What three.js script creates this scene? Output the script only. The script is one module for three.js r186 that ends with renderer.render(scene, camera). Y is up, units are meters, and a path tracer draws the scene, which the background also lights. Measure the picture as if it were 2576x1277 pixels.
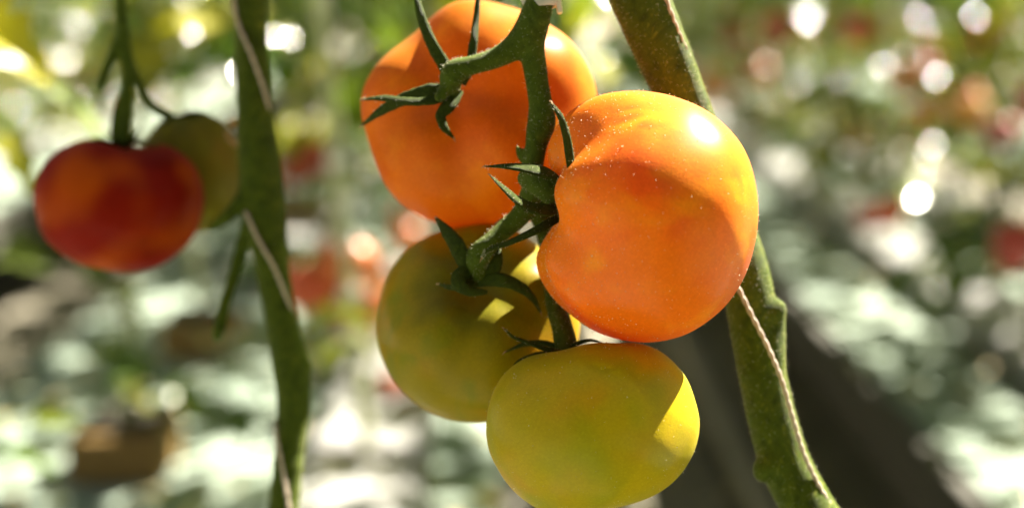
import * as THREE from 'three';
import { ImprovedNoise } from 'three/addons/math/ImprovedNoise.js';
import { RoundedBoxGeometry } from 'three/addons/geometries/RoundedBoxGeometry.js';
import { mergeGeometries } from 'three/addons/utils/BufferGeometryUtils.js';

// ---------------------------------------------------------------- camera, sky, sun, exposure
const W = 2575, H = 1277, F = 3576;                    // photograph's pixel frame used for directions, focal length in those pixels
const camera = new THREE.PerspectiveCamera(2 * Math.atan(H / 2 / F) * 180 / Math.PI, 1024 / 507, 0.01, 300);
camera.filmGauge = 36;
camera.position.set(0, 1.30, 0);
camera.rotation.x = -10.7 * Math.PI / 180;
camera.updateMatrixWorld(true);
camera.focus = 0.562;
camera.userData.fStop = 3.2;
const scene = new THREE.Scene();
scene.add(camera);

const SUN = new THREE.Vector3(0.50, 0.72, -0.43).normalize();
{
  const w = 256, h = 128, d = new Float32Array(w * h * 4);
  for (let j = 0; j < h; j++) for (let i = 0; i < w; i++) {
    const el = (j + 0.5) / h * Math.PI - Math.PI / 2, t = Math.max(0, Math.sin(el));
    const k = (j * w + i) * 4, q = Math.pow(t, 0.6);
    d[k] = 0.054 - 0.006 * q; d[k + 1] = 0.053 - 0.002 * q; d[k + 2] = 0.044 + 0.012 * q; d[k + 3] = 1;
  }
  const sky = new THREE.DataTexture(d, w, h, THREE.RGBAFormat, THREE.FloatType);
  sky.mapping = THREE.EquirectangularReflectionMapping; sky.minFilter = sky.magFilter = THREE.LinearFilter;
  sky.needsUpdate = true;
  scene.background = sky; scene.environment = sky;
}
const sun = new THREE.DirectionalLight(new THREE.Color(1, 0.92, 0.77), 5);
sun.position.copy(SUN).multiplyScalar(12).add(new THREE.Vector3(0, 0, -3));
sun.target.position.set(0, 0, -3);
sun.castShadow = true; sun.shadow.mapSize.set(4096, 4096); sun.shadow.radius = 1;
Object.assign(sun.shadow.camera, { left: -9, right: 9, top: 9, bottom: -9, near: 0.5, far: 40 });
scene.add(sun, sun.target);

const renderer = new THREE.WebGLRenderer({ antialias: true });
renderer.toneMapping = THREE.LinearToneMapping;
renderer.toneMappingExposure = 8.3;
renderer.shadowMap.enabled = true;

// ---------------------------------------------------------------- helpers
const V = (x, y, z) => new THREE.Vector3(x, y, z);
const noise = new ImprovedNoise();
const N3 = (x, y, z) => noise.noise(x, y, z);
const fbm = (x, y, z, o = 3) => { let s = 0, a = 1, t = 0; for (let i = 0; i < o; i++) { s += a * N3(x, y, z); t += a; x *= 2.03; y *= 2.03; z *= 2.03; a *= 0.5; } return s / t; };
function rng(seed) { let a = seed >>> 0; return () => { a = (a + 0x6D2B79F5) >>> 0; let t = a; t = Math.imul(t ^ (t >>> 15), t | 1); t ^= t + Math.imul(t ^ (t >>> 7), t | 61); return ((t ^ (t >>> 14)) >>> 0) / 4294967296; }; }
const P = (px, py, d) => V((px - W / 2) * d / F, -(py - H / 2) * d / F, -d).applyMatrix4(camera.matrixWorld);   // a direction in the photograph at a chosen depth
const camDir = (x, y, z) => V(x, y, z).applyQuaternion(camera.quaternion);
const mpp = (d) => d / F;                               // metres per photograph pixel at depth d
const names = {};
const numbered = (n) => { const k = names[n] = (names[n] ?? -1) + 1; return k ? `${n}_${String(k).padStart(3, '0')}` : n; };
function shade(o) { o.traverse((m) => { if (m.isMesh) { m.castShadow = m.receiveShadow = true; } }); return o; }
function thing(name, label, category, pos, group) {
  const o = new THREE.Group(); o.name = numbered(name); o.userData = { label, category };
  if (group) o.userData.group = group;
  if (pos) o.position.copy(pos);
  scene.add(o); return o;
}
function part(name, geo, mat, parent, kind) {
  const m = new THREE.Mesh(geo, mat); m.name = name; m.castShadow = m.receiveShadow = true;
  if (kind) m.userData.kind = kind;
  parent.add(m); return m;
}
function single(name, geo, mat, label, category, group) {
  const m = part(numbered(name), geo, mat, scene); m.userData = { label, category }; if (group) m.userData.group = group; return m;
}
function structure(name, geo, mat) { const m = part(numbered(name), geo, mat, scene); m.userData.kind = 'structure'; return m; }
const local = (geo, p) => geo.translate(-p.x, -p.y, -p.z);

const srgb = (c) => { c = Math.min(1, Math.max(0, c)); return c <= 0.0031308 ? 12.92 * c : 1.055 * Math.pow(c, 1 / 2.4) - 0.055; };
function tex(w, h, fn, colour = true) {                 // fn(u, v) gives linear colour or one height value
  const d = new Uint8Array(w * h * 4);
  for (let j = 0; j < h; j++) for (let i = 0; i < w; i++) {
    const c = fn((i + 0.5) / w, (j + 0.5) / h), k = (j * w + i) * 4;
    if (colour) { d[k] = srgb(c[0]) * 255; d[k + 1] = srgb(c[1]) * 255; d[k + 2] = srgb(c[2]) * 255; }
    else d[k] = d[k + 1] = d[k + 2] = Math.min(1, Math.max(0, c)) * 255;
    d[k + 3] = 255;
  }
  const t = new THREE.DataTexture(d, w, h, THREE.RGBAFormat);
  if (colour) t.colorSpace = THREE.SRGBColorSpace;
  t.wrapS = t.wrapT = THREE.RepeatWrapping; t.magFilter = t.minFilter = THREE.LinearFilter; t.needsUpdate = true;
  return t;
}
const mix = (a, b, t) => a.map((x, i) => x + (b[i] - x) * t);
const sstep = (a, b, x) => { const t = Math.min(1, Math.max(0, (x - a) / (b - a))); return t * t * (3 - 2 * t); };
const curve = (pts) => new THREE.CatmullRomCurve3(pts, false, 'centripetal');
const lerpList = (a, t) => { const s = t * (a.length - 1), i = Math.min(a.length - 2, Math.floor(s)); return a[i] + (a[i + 1] - a[i]) * (s - i); };

// swept body with an elliptical, optionally grooved section; hint = direction of the thin side
function sweep(pts, radii, { flat = 1, hint = null, seg = 40, sides = 12, groove = 0, bump = 0 } = {}) {
  const c = curve(pts), pos = [], uv = [], idx = [];
  let prev = hint ? hint.clone() : V(0.31, 0.2, 0.93);
  const len = c.getLength();
  for (let i = 0; i <= seg; i++) {
    const t = i / seg, p = c.getPoint(t), T = c.getTangent(t);
    const thin = (hint ? hint.clone().lerp(prev, 0.5) : prev).clone(); thin.addScaledVector(T, -thin.dot(T)).normalize(); prev = thin;
    const wide = T.clone().cross(thin).normalize(), r = lerpList(radii, t);
    for (let k = 0; k <= sides; k++) {
      const a = k / sides * Math.PI * 2, s = Math.sin(a), co = Math.cos(a);
      let rr = r * (1 + bump * N3(p.x * 400 + co * 2, p.y * 400 + s * 2, p.z * 400));
      const q = p.clone().addScaledVector(wide, co * rr).addScaledVector(thin, s * rr * flat - groove * r * (1 - Math.abs(co)) * (s > 0 ? 1 : 0.3));
      pos.push(q.x, q.y, q.z); uv.push(k / sides * r * 6.28, t * len);
    }
  }
  const n = sides + 1;
  for (let i = 0; i < seg; i++) for (let k = 0; k < sides; k++) { const a = i * n + k, b = a + n; idx.push(a, a + 1, b, b, a + 1, b + 1); }
  for (const [ring, flip] of [[0, 1], [seg, 0]]) {
    const p = c.getPoint(ring / seg), m = pos.length / 3; pos.push(p.x, p.y, p.z); uv.push(0, 0);
    for (let k = 0; k < sides; k++) { const a = ring * n + k; flip ? idx.push(m, a + 1, a) : idx.push(m, a, a + 1); }
  }
  const g = new THREE.BufferGeometry();
  g.setAttribute('position', new THREE.Float32BufferAttribute(pos, 3)); g.setAttribute('uv', new THREE.Float32BufferAttribute(uv, 2)); g.setIndex(idx);
  g.computeVertexNormals();
  const nn = g.attributes.normal;                       // close the seam
  for (let i = 0; i <= seg; i++) { const a = i * n, b = a + sides, v = V(nn.getX(a) + nn.getX(b), nn.getY(a) + nn.getY(b), nn.getZ(a) + nn.getZ(b)).normalize(); nn.setXYZ(a, v.x, v.y, v.z); nn.setXYZ(b, v.x, v.y, v.z); }
  return g;
}

// smooth union of tapered capsules, meshed with surface nets: joints flow into one another
function flesh(chains, cell, k = 0.004, rough = 0) {
  const segs = [];
  for (const { pts, r, n = 10 } of chains) { const c = curve(pts); for (let i = 0; i < n; i++) { const a = c.getPoint(i / n), b = c.getPoint((i + 1) / n); segs.push([a, b, lerpList(r, i / n), lerpList(r, (i + 1) / n)]); } }
  const bb = new THREE.Box3(); for (const [a, b, ra, rb] of segs) { const m = Math.max(ra, rb) + 3 * cell; bb.expandByPoint(a.clone().subScalar(m)); bb.expandByPoint(a.clone().addScalar(m)); bb.expandByPoint(b.clone().subScalar(m)); bb.expandByPoint(b.clone().addScalar(m)); }
  const nx = Math.ceil((bb.max.x - bb.min.x) / cell) + 1, ny = Math.ceil((bb.max.y - bb.min.y) / cell) + 1, nz = Math.ceil((bb.max.z - bb.min.z) / cell) + 1;
  const S = segs.map(([a, b, ra, rb]) => { const dx = b.x - a.x, dy = b.y - a.y, dz = b.z - a.z; return [a.x, a.y, a.z, dx, dy, dz, 1 / (dx * dx + dy * dy + dz * dz + 1e-12), ra, rb]; });
  const field = (x, y, z) => {
    let m = 0, best = 1e9;
    for (const s of S) {
      const px = x - s[0], py = y - s[1], pz = z - s[2]; let t = (px * s[3] + py * s[4] + pz * s[5]) * s[6]; t = t < 0 ? 0 : t > 1 ? 1 : t;
      const ex = px - s[3] * t, ey = py - s[4] * t, ez = pz - s[5] * t, d = Math.sqrt(ex * ex + ey * ey + ez * ez) - s[7] - (s[8] - s[7]) * t;
      if (best > 1e8) best = d; else { const h = Math.max(k - Math.abs(best - d), 0) / k; best = Math.min(best, d) - h * h * k * 0.17; }
    }
    return rough ? best + rough * fbm(x * 160, y * 90, z * 160, 2) : best;
  };
  const val = new Float32Array(nx * ny * nz), at = (i, j, l) => (l * ny + j) * nx + i;
  val.fill(1);
  const mark = new Uint8Array(val.length);
  for (const [a, b, ra, rb] of segs) {                    // only cells near the bodies are evaluated
    const m = Math.max(ra, rb) + k + 2 * cell, lo = a.clone().min(b).subScalar(m).sub(bb.min).divideScalar(cell).floor(), hi = a.clone().max(b).addScalar(m).sub(bb.min).divideScalar(cell).ceil();
    for (let l = Math.max(0, lo.z); l <= Math.min(nz - 1, hi.z); l++) for (let j = Math.max(0, lo.y); j <= Math.min(ny - 1, hi.y); j++) for (let i = Math.max(0, lo.x); i <= Math.min(nx - 1, hi.x); i++) mark[at(i, j, l)] = 1;
  }
  for (let l = 0; l < nz; l++) for (let j = 0; j < ny; j++) for (let i = 0; i < nx; i++) { const q = at(i, j, l); if (mark[q]) val[q] = field(bb.min.x + i * cell, bb.min.y + j * cell, bb.min.z + l * cell); }
  const pos = [], nor = [], uv = [], idx = [], id = new Int32Array(val.length).fill(-1);
  const C = [[0, 0, 0], [1, 0, 0], [0, 1, 0], [1, 1, 0], [0, 0, 1], [1, 0, 1], [0, 1, 1], [1, 1, 1]], E = [[0, 1], [2, 3], [4, 5], [6, 7], [0, 2], [1, 3], [4, 6], [5, 7], [0, 4], [1, 5], [2, 6], [3, 7]];
  for (let l = 0; l < nz - 1; l++) for (let j = 0; j < ny - 1; j++) for (let i = 0; i < nx - 1; i++) {
    const v = C.map(([a, b, c]) => val[at(i + a, j + b, l + c)]); let neg = 0; for (const x of v) neg += x < 0; if (!neg || neg === 8) continue;
    let x = 0, y = 0, z = 0, n = 0;
    for (const [a, b] of E) if ((v[a] < 0) !== (v[b] < 0)) { const t = v[a] / (v[a] - v[b]); x += C[a][0] + (C[b][0] - C[a][0]) * t; y += C[a][1] + (C[b][1] - C[a][1]) * t; z += C[a][2] + (C[b][2] - C[a][2]) * t; n++; }
    const X = bb.min.x + (i + x / n) * cell, Y = bb.min.y + (j + y / n) * cell, Z = bb.min.z + (l + z / n) * cell, e = cell * 0.5;
    const g = V(field(X + e, Y, Z) - field(X - e, Y, Z), field(X, Y + e, Z) - field(X, Y - e, Z), field(X, Y, Z + e) - field(X, Y, Z - e)).normalize();
    id[at(i, j, l)] = pos.length / 3; pos.push(X, Y, Z); nor.push(g.x, g.y, g.z); uv.push(X + Z * 0.7, Y + Z * 0.2);
  }
  const quad = (a, b, c, d, f) => { if (a < 0 || b < 0 || c < 0 || d < 0) return; f ? idx.push(a, b, c, a, c, d) : idx.push(a, c, b, a, d, c); };
  for (let l = 1; l < nz - 1; l++) for (let j = 1; j < ny - 1; j++) for (let i = 1; i < nx - 1; i++) {
    const o = val[at(i, j, l)] < 0;
    if (o !== (val[at(i + 1, j, l)] < 0)) quad(id[at(i, j - 1, l - 1)], id[at(i, j, l - 1)], id[at(i, j, l)], id[at(i, j - 1, l)], o);
    if (o !== (val[at(i, j + 1, l)] < 0)) quad(id[at(i - 1, j, l - 1)], id[at(i - 1, j, l)], id[at(i, j, l)], id[at(i, j, l - 1)], o);
    if (o !== (val[at(i, j, l + 1)] < 0)) quad(id[at(i - 1, j - 1, l)], id[at(i, j - 1, l)], id[at(i, j, l)], id[at(i - 1, j, l)], o);
  }
  const g = new THREE.BufferGeometry();
  g.setAttribute('position', new THREE.Float32BufferAttribute(pos, 3)); g.setAttribute('normal', new THREE.Float32BufferAttribute(nor, 3)); g.setAttribute('uv', new THREE.Float32BufferAttribute(uv, 2)); g.setIndex(idx);
  return g;
}

// fine hairs standing on a surface: slender three-sided spikes, slightly bent
function hairsOn(geo, count, lenLo, lenHi, rad, seed, keep = null) {
  const R = rng(seed), p = geo.attributes.position, n = geo.attributes.normal, pos = [], idx = [];
  let tries = 0;
  for (let c = 0; c < count && tries < count * 30; tries++) {
    const i = Math.floor(R() * p.count), a = V(p.getX(i), p.getY(i), p.getZ(i)), d = V(n.getX(i), n.getY(i), n.getZ(i));
    if (keep && !keep(a, d)) continue;
    c++;
    a.add(V(R() - 0.5, R() - 0.5, R() - 0.5).multiplyScalar(0.0006));
    d.add(V(R() - 0.5, R() - 0.5, R() - 0.5).multiplyScalar(0.8)).normalize();
    const L = lenLo + (lenHi - lenLo) * R() * R(), u = d.clone().cross(V(0.3, 0.5, 0.8)).normalize(), w = d.clone().cross(u);
    const mid = a.clone().addScaledVector(d, L * 0.55), tip = a.clone().addScaledVector(d, L * 0.95).addScaledVector(u, (R() - 0.5) * L * 0.6).addScaledVector(w, (R() - 0.5) * L * 0.6);
    const m = pos.length / 3;
    for (const [q, r] of [[a.addScaledVector(d, -0.0003), rad], [mid, rad * 0.7]]) for (let s = 0; s < 3; s++) { const t = s * 2.0944, x = q.clone().addScaledVector(u, Math.cos(t) * r).addScaledVector(w, Math.sin(t) * r); pos.push(x.x, x.y, x.z); }
    pos.push(tip.x, tip.y, tip.z);
    for (let s = 0; s < 3; s++) { const e = (s + 1) % 3; idx.push(m + s, m + e, m + 3 + s, m + 3 + s, m + e, m + 3 + e, m + 3 + s, m + 3 + e, m + 6); }
  }
  const g = new THREE.BufferGeometry(); g.setAttribute('position', new THREE.Float32BufferAttribute(pos, 3)); g.setIndex(idx); g.computeVertexNormals(); return g;
}

// ---------------------------------------------------------------- materials
const plantTex = (base, dark, pale, seed, s = 1) => tex(512, 512, (u, v) => {
  const x = Math.cos(u * 6.2832) * 2.2 * s, y = Math.sin(u * 6.2832) * 2.2 * s, X = Math.cos(v * 6.2832) * 2.2 * s, Y = Math.sin(v * 6.2832) * 2.2 * s;
  const a = fbm(x + seed, y + X * 0.9, Y + seed, 4), b = fbm(x * 5 + seed, y * 5 + X * 3, Y * 3 + seed, 3), c = N3(x * 12, y * 12 + X * 9, Y * 9 + seed);
  let col = mix(base, dark, sstep(-0.1, 0.5, a + b * 0.4)); col = mix(col, pale, sstep(0.12, 0.5, b - a * 0.4) * 0.5 + sstep(0.35, 0.6, c) * 0.35); return col;
});
const fineBump = tex(512, 512, (u, v) => { const x = u * 6.2832, y = v * 6.2832; return 0.5 + 0.35 * N3(Math.cos(x) * 14, Math.sin(x) * 14 + Math.cos(y) * 14, Math.sin(y) * 14) + 0.3 * N3(Math.cos(x) * 34, Math.sin(x) * 34 + Math.cos(y) * 34, Math.sin(y) * 34 + 7); }, false);
const rep = (t, k) => { const c = t.clone(); c.repeat.set(k, k); c.needsUpdate = true; return c; };
const vineMap = plantTex([0.055, 0.080, 0.006], [0.026, 0.042, 0.003], [0.19, 0.20, 0.020], 3.1);
const trussMap = plantTex([0.062, 0.092, 0.008], [0.036, 0.056, 0.005], [0.14, 0.17, 0.022], 8.7);
const M = {
  vine: new THREE.MeshPhysicalMaterial({ map: rep(vineMap, 14), bumpMap: rep(fineBump, 40), bumpScale: 0.0005, roughness: 0.6, specularIntensity: 0.15, sheen: 0.5, sheenColor: new THREE.Color(0.6, 0.6, 0.22), sheenRoughness: 0.45 }),
  truss: new THREE.MeshPhysicalMaterial({ map: rep(trussMap, 22), bumpMap: rep(fineBump, 60), bumpScale: 0.0004, roughness: 0.6, specularIntensity: 0.15, sheen: 0.35, sheenColor: new THREE.Color(0.55, 0.6, 0.25), sheenRoughness: 0.45 }),
  sepal: new THREE.MeshPhysicalMaterial({ map: rep(trussMap, 40), bumpMap: rep(fineBump, 80), bumpScale: 0.0009, roughness: 0.65, specularIntensity: 0.15, transmission: 0.12, thickness: 0 }),
  hair: new THREE.MeshPhysicalMaterial({ color: new THREE.Color(0.80, 0.78, 0.60), roughness: 0.9, transmission: 0.5, thickness: 0 }),
  tip: new THREE.MeshStandardMaterial({ color: new THREE.Color(0.30, 0.17, 0.08), roughness: 0.8 }),
  twine: new THREE.MeshStandardMaterial({ color: new THREE.Color(0.56, 0.45, 0.36), roughness: 0.8, bumpMap: rep(fineBump, 90), bumpScale: 0.0004 }),
  clip: new THREE.MeshPhysicalMaterial({ color: new THREE.Color(0.86, 0.83, 0.80), roughness: 0.35, transmission: 0.55, thickness: 0, ior: 1.45 }),
};

// ---------------------------------------------------------------- ground, beds, gutters
const BED = 0.55;
const uvFromXZ = (g) => { const p = g.attributes.position, u = g.attributes.uv; for (let i = 0; i < p.count; i++) u.setXY(i, p.getX(i) + p.getY(i), p.getZ(i) + p.getY(i) * 0.5); return g; };
const tileNoise = (f, g) => tex(512, 512, (u, v) => { const x = u * 6.2832, y = v * 6.2832; return g((k, o = 3) => fbm(Math.cos(x) * k + f, Math.sin(x) * k + Math.cos(y) * k, Math.sin(y) * k + f, o)); });
const floorMap = tileNoise(2.2, (n) => { const a = n(1.2, 4), b = n(9, 2); return mix(mix([0.20, 0.18, 0.135], [0.12, 0.108, 0.078], sstep(-0.2, 0.4, a)), [0.30, 0.27, 0.20], sstep(0.15, 0.5, b) * 0.5); });
const filmMap = tileNoise(5.5, (n) => { const a = n(1.0, 4), b = n(7, 3); return mix(mix([0.235, 0.285, 0.235], [0.18, 0.225, 0.185], sstep(-0.2, 0.35, a)), [0.16, 0.15, 0.10], sstep(0.2, 0.55, b) * 0.45); });
M.floor = new THREE.MeshStandardMaterial({ map: rep(floorMap, 0.7), roughness: 0.9, bumpMap: rep(fineBump, 3), bumpScale: 0.004 });
M.film = new THREE.MeshPhysicalMaterial({ map: rep(filmMap, 0.9), roughness: 0.75, specularIntensity: 0.3, bumpMap: rep(fineBump, 2), bumpScale: 0.006 });
M.bag = new THREE.MeshPhysicalMaterial({ color: new THREE.Color(0.80, 0.80, 0.78), roughness: 0.28, bumpMap: rep(fineBump, 5), bumpScale: 0.012 });
M.steel = new THREE.MeshStandardMaterial({ color: new THREE.Color(0.05, 0.047, 0.035), roughness: 0.8 });
M.pipe = new THREE.MeshStandardMaterial({ color: new THREE.Color(0.30, 0.27, 0.20), roughness: 0.5 });
M.coco = new THREE.MeshStandardMaterial({ map: rep(tileNoise(9.1, (n) => mix([0.60, 0.37, 0.11], [0.40, 0.23, 0.06], sstep(-0.2, 0.4, n(4, 4)))), 6), roughness: 0.95, bumpMap: rep(fineBump, 12), bumpScale: 0.006 });
M.topShade = new THREE.MeshStandardMaterial({ color: new THREE.Color(0.035, 0.028, 0.018), roughness: 1 });  // near-black colour standing in for foliage shade on the block tops
M.white = new THREE.MeshStandardMaterial({ color: new THREE.Color(0.78, 0.77, 0.74), roughness: 0.45 });

{
  const g = new THREE.PlaneGeometry(90, 90, 1, 1).rotateX(-Math.PI / 2); g.translate(0, 0, -20);
  structure('ground', uvFromXZ(g), M.floor);
}
function bed(x0, x1, z0, z1, label) {                    // raised trough: film-covered deck on a dark steel frame with legs
  const t = thing('raised_bed', label, 'growing bed', V((x0 + x1) / 2, 0, (z0 + z1) / 2)), w = x1 - x0, l = z1 - z0;
  const deck = new THREE.BoxGeometry(w, 0.05, l, 24, 1, 160); deck.translate(0, BED - 0.025, 0);
  const p = deck.attributes.position;
  for (let i = 0; i < p.count; i++) if (p.getY(i) > BED - 0.01) { const X = p.getX(i) + x0, Z = p.getZ(i), e = sstep(0, 0.05, w / 2 - Math.abs(p.getX(i))); p.setY(i, BED + e * 0.010 * fbm(X * 4, 1.7, Z * 3, 3) - 0.004); }
  deck.computeVertexNormals();
  part('film_deck', uvFromXZ(deck), M.film, t);
  for (const s of [-1, 1]) part('side_rail', new RoundedBoxGeometry(0.03, 0.13, l, 2, 0.008).translate(s * (w / 2 + 0.016), BED - 0.078, 0), M.steel, t);
  for (let z = z0 + 1; z < z1; z += 2.4) for (const s of [-1, 1]) part('leg', new RoundedBoxGeometry(0.04, BED - 0.06, 0.04, 2, 0.006).translate(s * (w / 2 - 0.05), (BED - 0.06) / 2, z - (z0 + z1) / 2), M.steel, t);
  return t;
}
bed(-0.98, -0.02, -17, 5, 'film covered growing bed with brown blocks beneath the red tomato');
bed(0.72, 1.62, -17, 5, 'pale film covered growing bed across the aisle beyond the thick stem');
bed(-2.75, -1.80, -17, -0.9, 'shaded growing bed across the dark aisle behind the red tomato');
for (const [x, y, who] of [[0.30, 0.09, 'in the middle of the aisle beside the yellow tomato'], [0.58, 0.09, 'at the foot of the bed behind the thick stem'], [-1.22, 0.09, 'at the foot of the bed behind the red tomato'], [-1.58, 0.09, 'in the dark aisle behind the red tomato']]) {
  const g = new THREE.CylinderGeometry(0.026, 0.026, 16, 16).rotateX(Math.PI / 2); g.translate(x, y, -8.8);
  const t = thing('heating_pipe', 'brown steel heating pipe lying ' + who, 'pipe', V(x, 0, -8.8));
  part('tube', local(g, V(x, 0, -8.8)), M.pipe, t);
  for (let z = -7; z <= 7; z += 2) part('bracket', new THREE.BoxGeometry(0.03, y - 0.02, 0.05).translate(0, (y - 0.02) / 2, z), M.steel, t);
}

// ---------------------------------------------------------------- plants of the rows behind
function leaflet(L, w, R) {                             // lobed, folded, drooping blade along +x
  const n = 7, pos = [], idx = [];
  const droop = 0.15 + 0.35 * R(), fold = 0.15 + 0.5 * R(), tw = (R() - 0.5) * 0.6;
  for (let i = 0; i <= n; i++) {
    const t = i / n, half = w * Math.pow(Math.sin(Math.PI * Math.pow(t, 0.75)), 0.8) * (1 + 0.28 * Math.cos(i * Math.PI) * (t > 0.1 && t < 0.9 ? 1 : 0)) + 0.0006;
    const x = t * L, y = -droop * L * t * t, a = tw * t;
    for (const s of [-1, 0, 1]) pos.push(x - Math.abs(s) * half * 0.2, y + Math.abs(s) * half * fold + s * half * a, s * half);
  }
  for (let i = 0; i < n; i++) for (const k of [0, 1]) { const a = i * 3 + k, b = a + 3; idx.push(a, a + 1, b, b, a + 1, b + 1); }
  const g = new THREE.BufferGeometry(); g.setAttribute('position', new THREE.Float32BufferAttribute(pos, 3)); g.setIndex(idx); g.computeVertexNormals(); return g;
}
function compoundLeaf(L, R) {                           // rachis with paired leaflets, along +x, arching down
  const gs = [], arch = 0.5 + 0.5 * R();
  const at = (t) => V(L * t * (1 - 0.15 * arch * t), L * (0.25 * t - arch * 0.75 * t * t), 0);
  const pts = [0, 0.25, 0.5, 0.75, 1].map(at);
  const rc = sweep(pts, [0.004, 0.0015], { seg: 5, sides: 4 }); rc.deleteAttribute('uv'); gs.push(rc);
  const put = (t, ang, ll) => { const g = leaflet(ll, ll * (0.26 + 0.08 * R()), R), p = at(t), sl = Math.atan2(0.25 - 1.5 * arch * t, 1); g.rotateX((R() - 0.5) * 1.2); g.rotateZ(sl * 0.8); g.rotateY(ang); g.translate(p.x, p.y, p.z); gs.push(g); };
  put(1, (R() - 0.5) * 0.3, L * 0.34);
  for (const t of [0.3, 0.55, 0.8]) for (const s of [-1, 1]) put(t + (R() - 0.5) * 0.06, s * (1.0 + 0.3 * R()), L * (0.24 + 0.1 * R()) * (t < 0.4 ? 0.8 : 1));
  return mergeGeometries(gs);
}
const LR = rng(77), leafKinds = Array.from({ length: 8 }, () => compoundLeaf(1, LR));
M.leaf = new THREE.MeshPhysicalMaterial({ vertexColors: true, color: 0xffffff, roughness: 0.75, transmission: 0.45, thickness: 0, specularIntensity: 0.3, clearcoat: 1.0, clearcoatRoughness: 0.11, side: THREE.DoubleSide });
M.bgstem = new THREE.MeshPhysicalMaterial({ color: new THREE.Color(0.16, 0.19, 0.05), roughness: 0.5 });
M.palestem = new THREE.MeshPhysicalMaterial({ color: new THREE.Color(0.45, 0.47, 0.24), roughness: 0.5 });

const FOCUS = [P(1625, 400, 0.575), P(1300, 200, 0.62), P(1500, 1000, 0.575), P(1700, 200, 0.61), P(1950, 1000, 0.6)];
const inv = camera.matrixWorld.clone().invert();
function clearOf(p, r) {                                // keep the sun's way to the fruit and the lens's way to them free
  for (const f of FOCUS) { const v = p.clone().sub(f), a = v.dot(SUN); if (a > -0.05 && v.addScaledVector(SUN, -a).length() < r + 0.10) return false; }
  const c = p.clone().applyMatrix4(inv), d = -c.z;
  if (d > -0.3 && d < 1.75 && Math.abs(c.x) < Math.max(0.2, d * 0.40) + r && Math.abs(c.y) < Math.max(0.15, d * 0.20) + r) return false;
  return true;
}
const tint = (R) => { const y = R(); return [0.05 + 0.24 * y * y, 0.075 + 0.19 * y, 0.003 + 0.006 * R()]; };
function foliage(list) {                                // [position, heading, length, pitch, tint]
  const gs = list.map(([p, h, L, pitch, c, kind]) => {
    const g = leafKinds[kind].clone(); g.scale(L, L, L); g.rotateZ(pitch); g.rotateY(h); g.translate(p.x, p.y, p.z);
    const n = g.attributes.position.count, col = new Float32Array(n * 3); for (let i = 0; i < n; i++) col.set(c, i * 3);
    g.setAttribute('color', new THREE.BufferAttribute(col, 3)); return g;
  });
  return mergeGeometries(gs);
}
const glintClipGeo = mergeGeometries([new THREE.CylinderGeometry(0.013, 0.013, 0.014, 14, 1, true), new RoundedBoxGeometry(0.022, 0.014, 0.006, 1, 0.002).translate(0.02, 0, 0)].map((g) => g.index ? g.toNonIndexed() : g));
function plant(x, z, seed, label, group, { low = 0.35, canopy = 46, lean = 0.2, fruits = 2, tall = 1 } = {}) {
  const R = rng(seed), o = V(x, BED + 0.06, z), t = thing('tomato_plant', label, 'plant', o, group);
  const lx = (R() - 0.5) * 0.3 + lean * 0.3, lz = (R() - 0.5) * 0.8, path = [V(0, 0, 0), V(lx * 0.2, 0.35 * tall, lz * 0.3), V(lx * 0.5, 0.8 * tall, lz * 0.7), V(lx * 0.8, 1.25 * tall, lz * 0.9), V(lx, 1.9 * tall, lz)];
  part('stem', sweep(path, [0.009, 0.009, 0.008, 0.007, 0.004], { seg: 24, sides: 8 }), R() < 0.6 ? M.palestem : M.bgstem, t);
  const c = curve(path), list = [];
  part('string', sweep(path.map((p, i) => p.clone().add(V(0.012, 0.01, 0.008 * (i % 2 ? 1 : -1)))), [0.0012, 0.0012], { seg: 16, sides: 5 }), M.white, t);
  for (let k = 0; k < 4; k++) { const g = glintClipGeo.clone(), p = c.getPoint(0.06 + 0.32 * (k + R()) / 4); g.rotateY(R() * 6.28); g.translate(p.x, p.y, p.z); part('added_glint_clip', g, M.white, t); }  // white clips added as small sunlit points that blur into discs
  const nLow = Math.round(low * 26);
  for (let i = 0; i < nLow + canopy; i++) {
    const u = i < nLow ? 0.05 + 0.36 * R() : 0.40 + 0.6 * (i - nLow) / canopy, p = c.getPoint(u), L = (i < nLow ? 0.16 : 0.30) + 0.14 * R(), h = i * 2.4 + R();
    const tip = p.clone().add(o).add(V(Math.cos(h), -0.2, -Math.sin(h)).multiplyScalar(L * 0.5));
    const q = [R() * 0.6 - 0.1, tint(R), Math.floor(R() * 8)];
    if (!clearOf(tip, L * 0.5)) continue;
    list.push([p, h, L, q[0], q[1], q[2]]);
  }
  if (list.length) part('foliage', foliage(list), M.leaf, t, 'stuff');
  const fruit = [];
  for (let k = 0; k < fruits; k++) {
    const u = 0.12 + 0.26 * R(), p = c.getPoint(u), h = R() * 6.28, e = p.clone().add(V(Math.cos(h) * 0.10, -0.07, Math.sin(h) * 0.10));
    if (!clearOf(e.clone().add(o), 0.12)) continue;
    part('truss', sweep([p, p.clone().lerp(e, 0.5).add(V(0, 0.03, 0)), e, e.clone().add(V(0, -0.10, 0))], [0.004, 0.0025], { seg: 10, sides: 6 }), M.bgstem, t);
    const n = 2 + Math.floor(R() * 3);
    for (let m = 0; m < n; m++) { const a = m * 2.2 + R(), q = e.clone().add(o).add(V(Math.cos(a) * 0.036, -0.02 - 0.035 * m, Math.sin(a) * 0.036)); fruit.push([q, Math.floor(R() * 5), 0.8 + 0.35 * R()]); }
  }
  return fruit;
}

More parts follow.
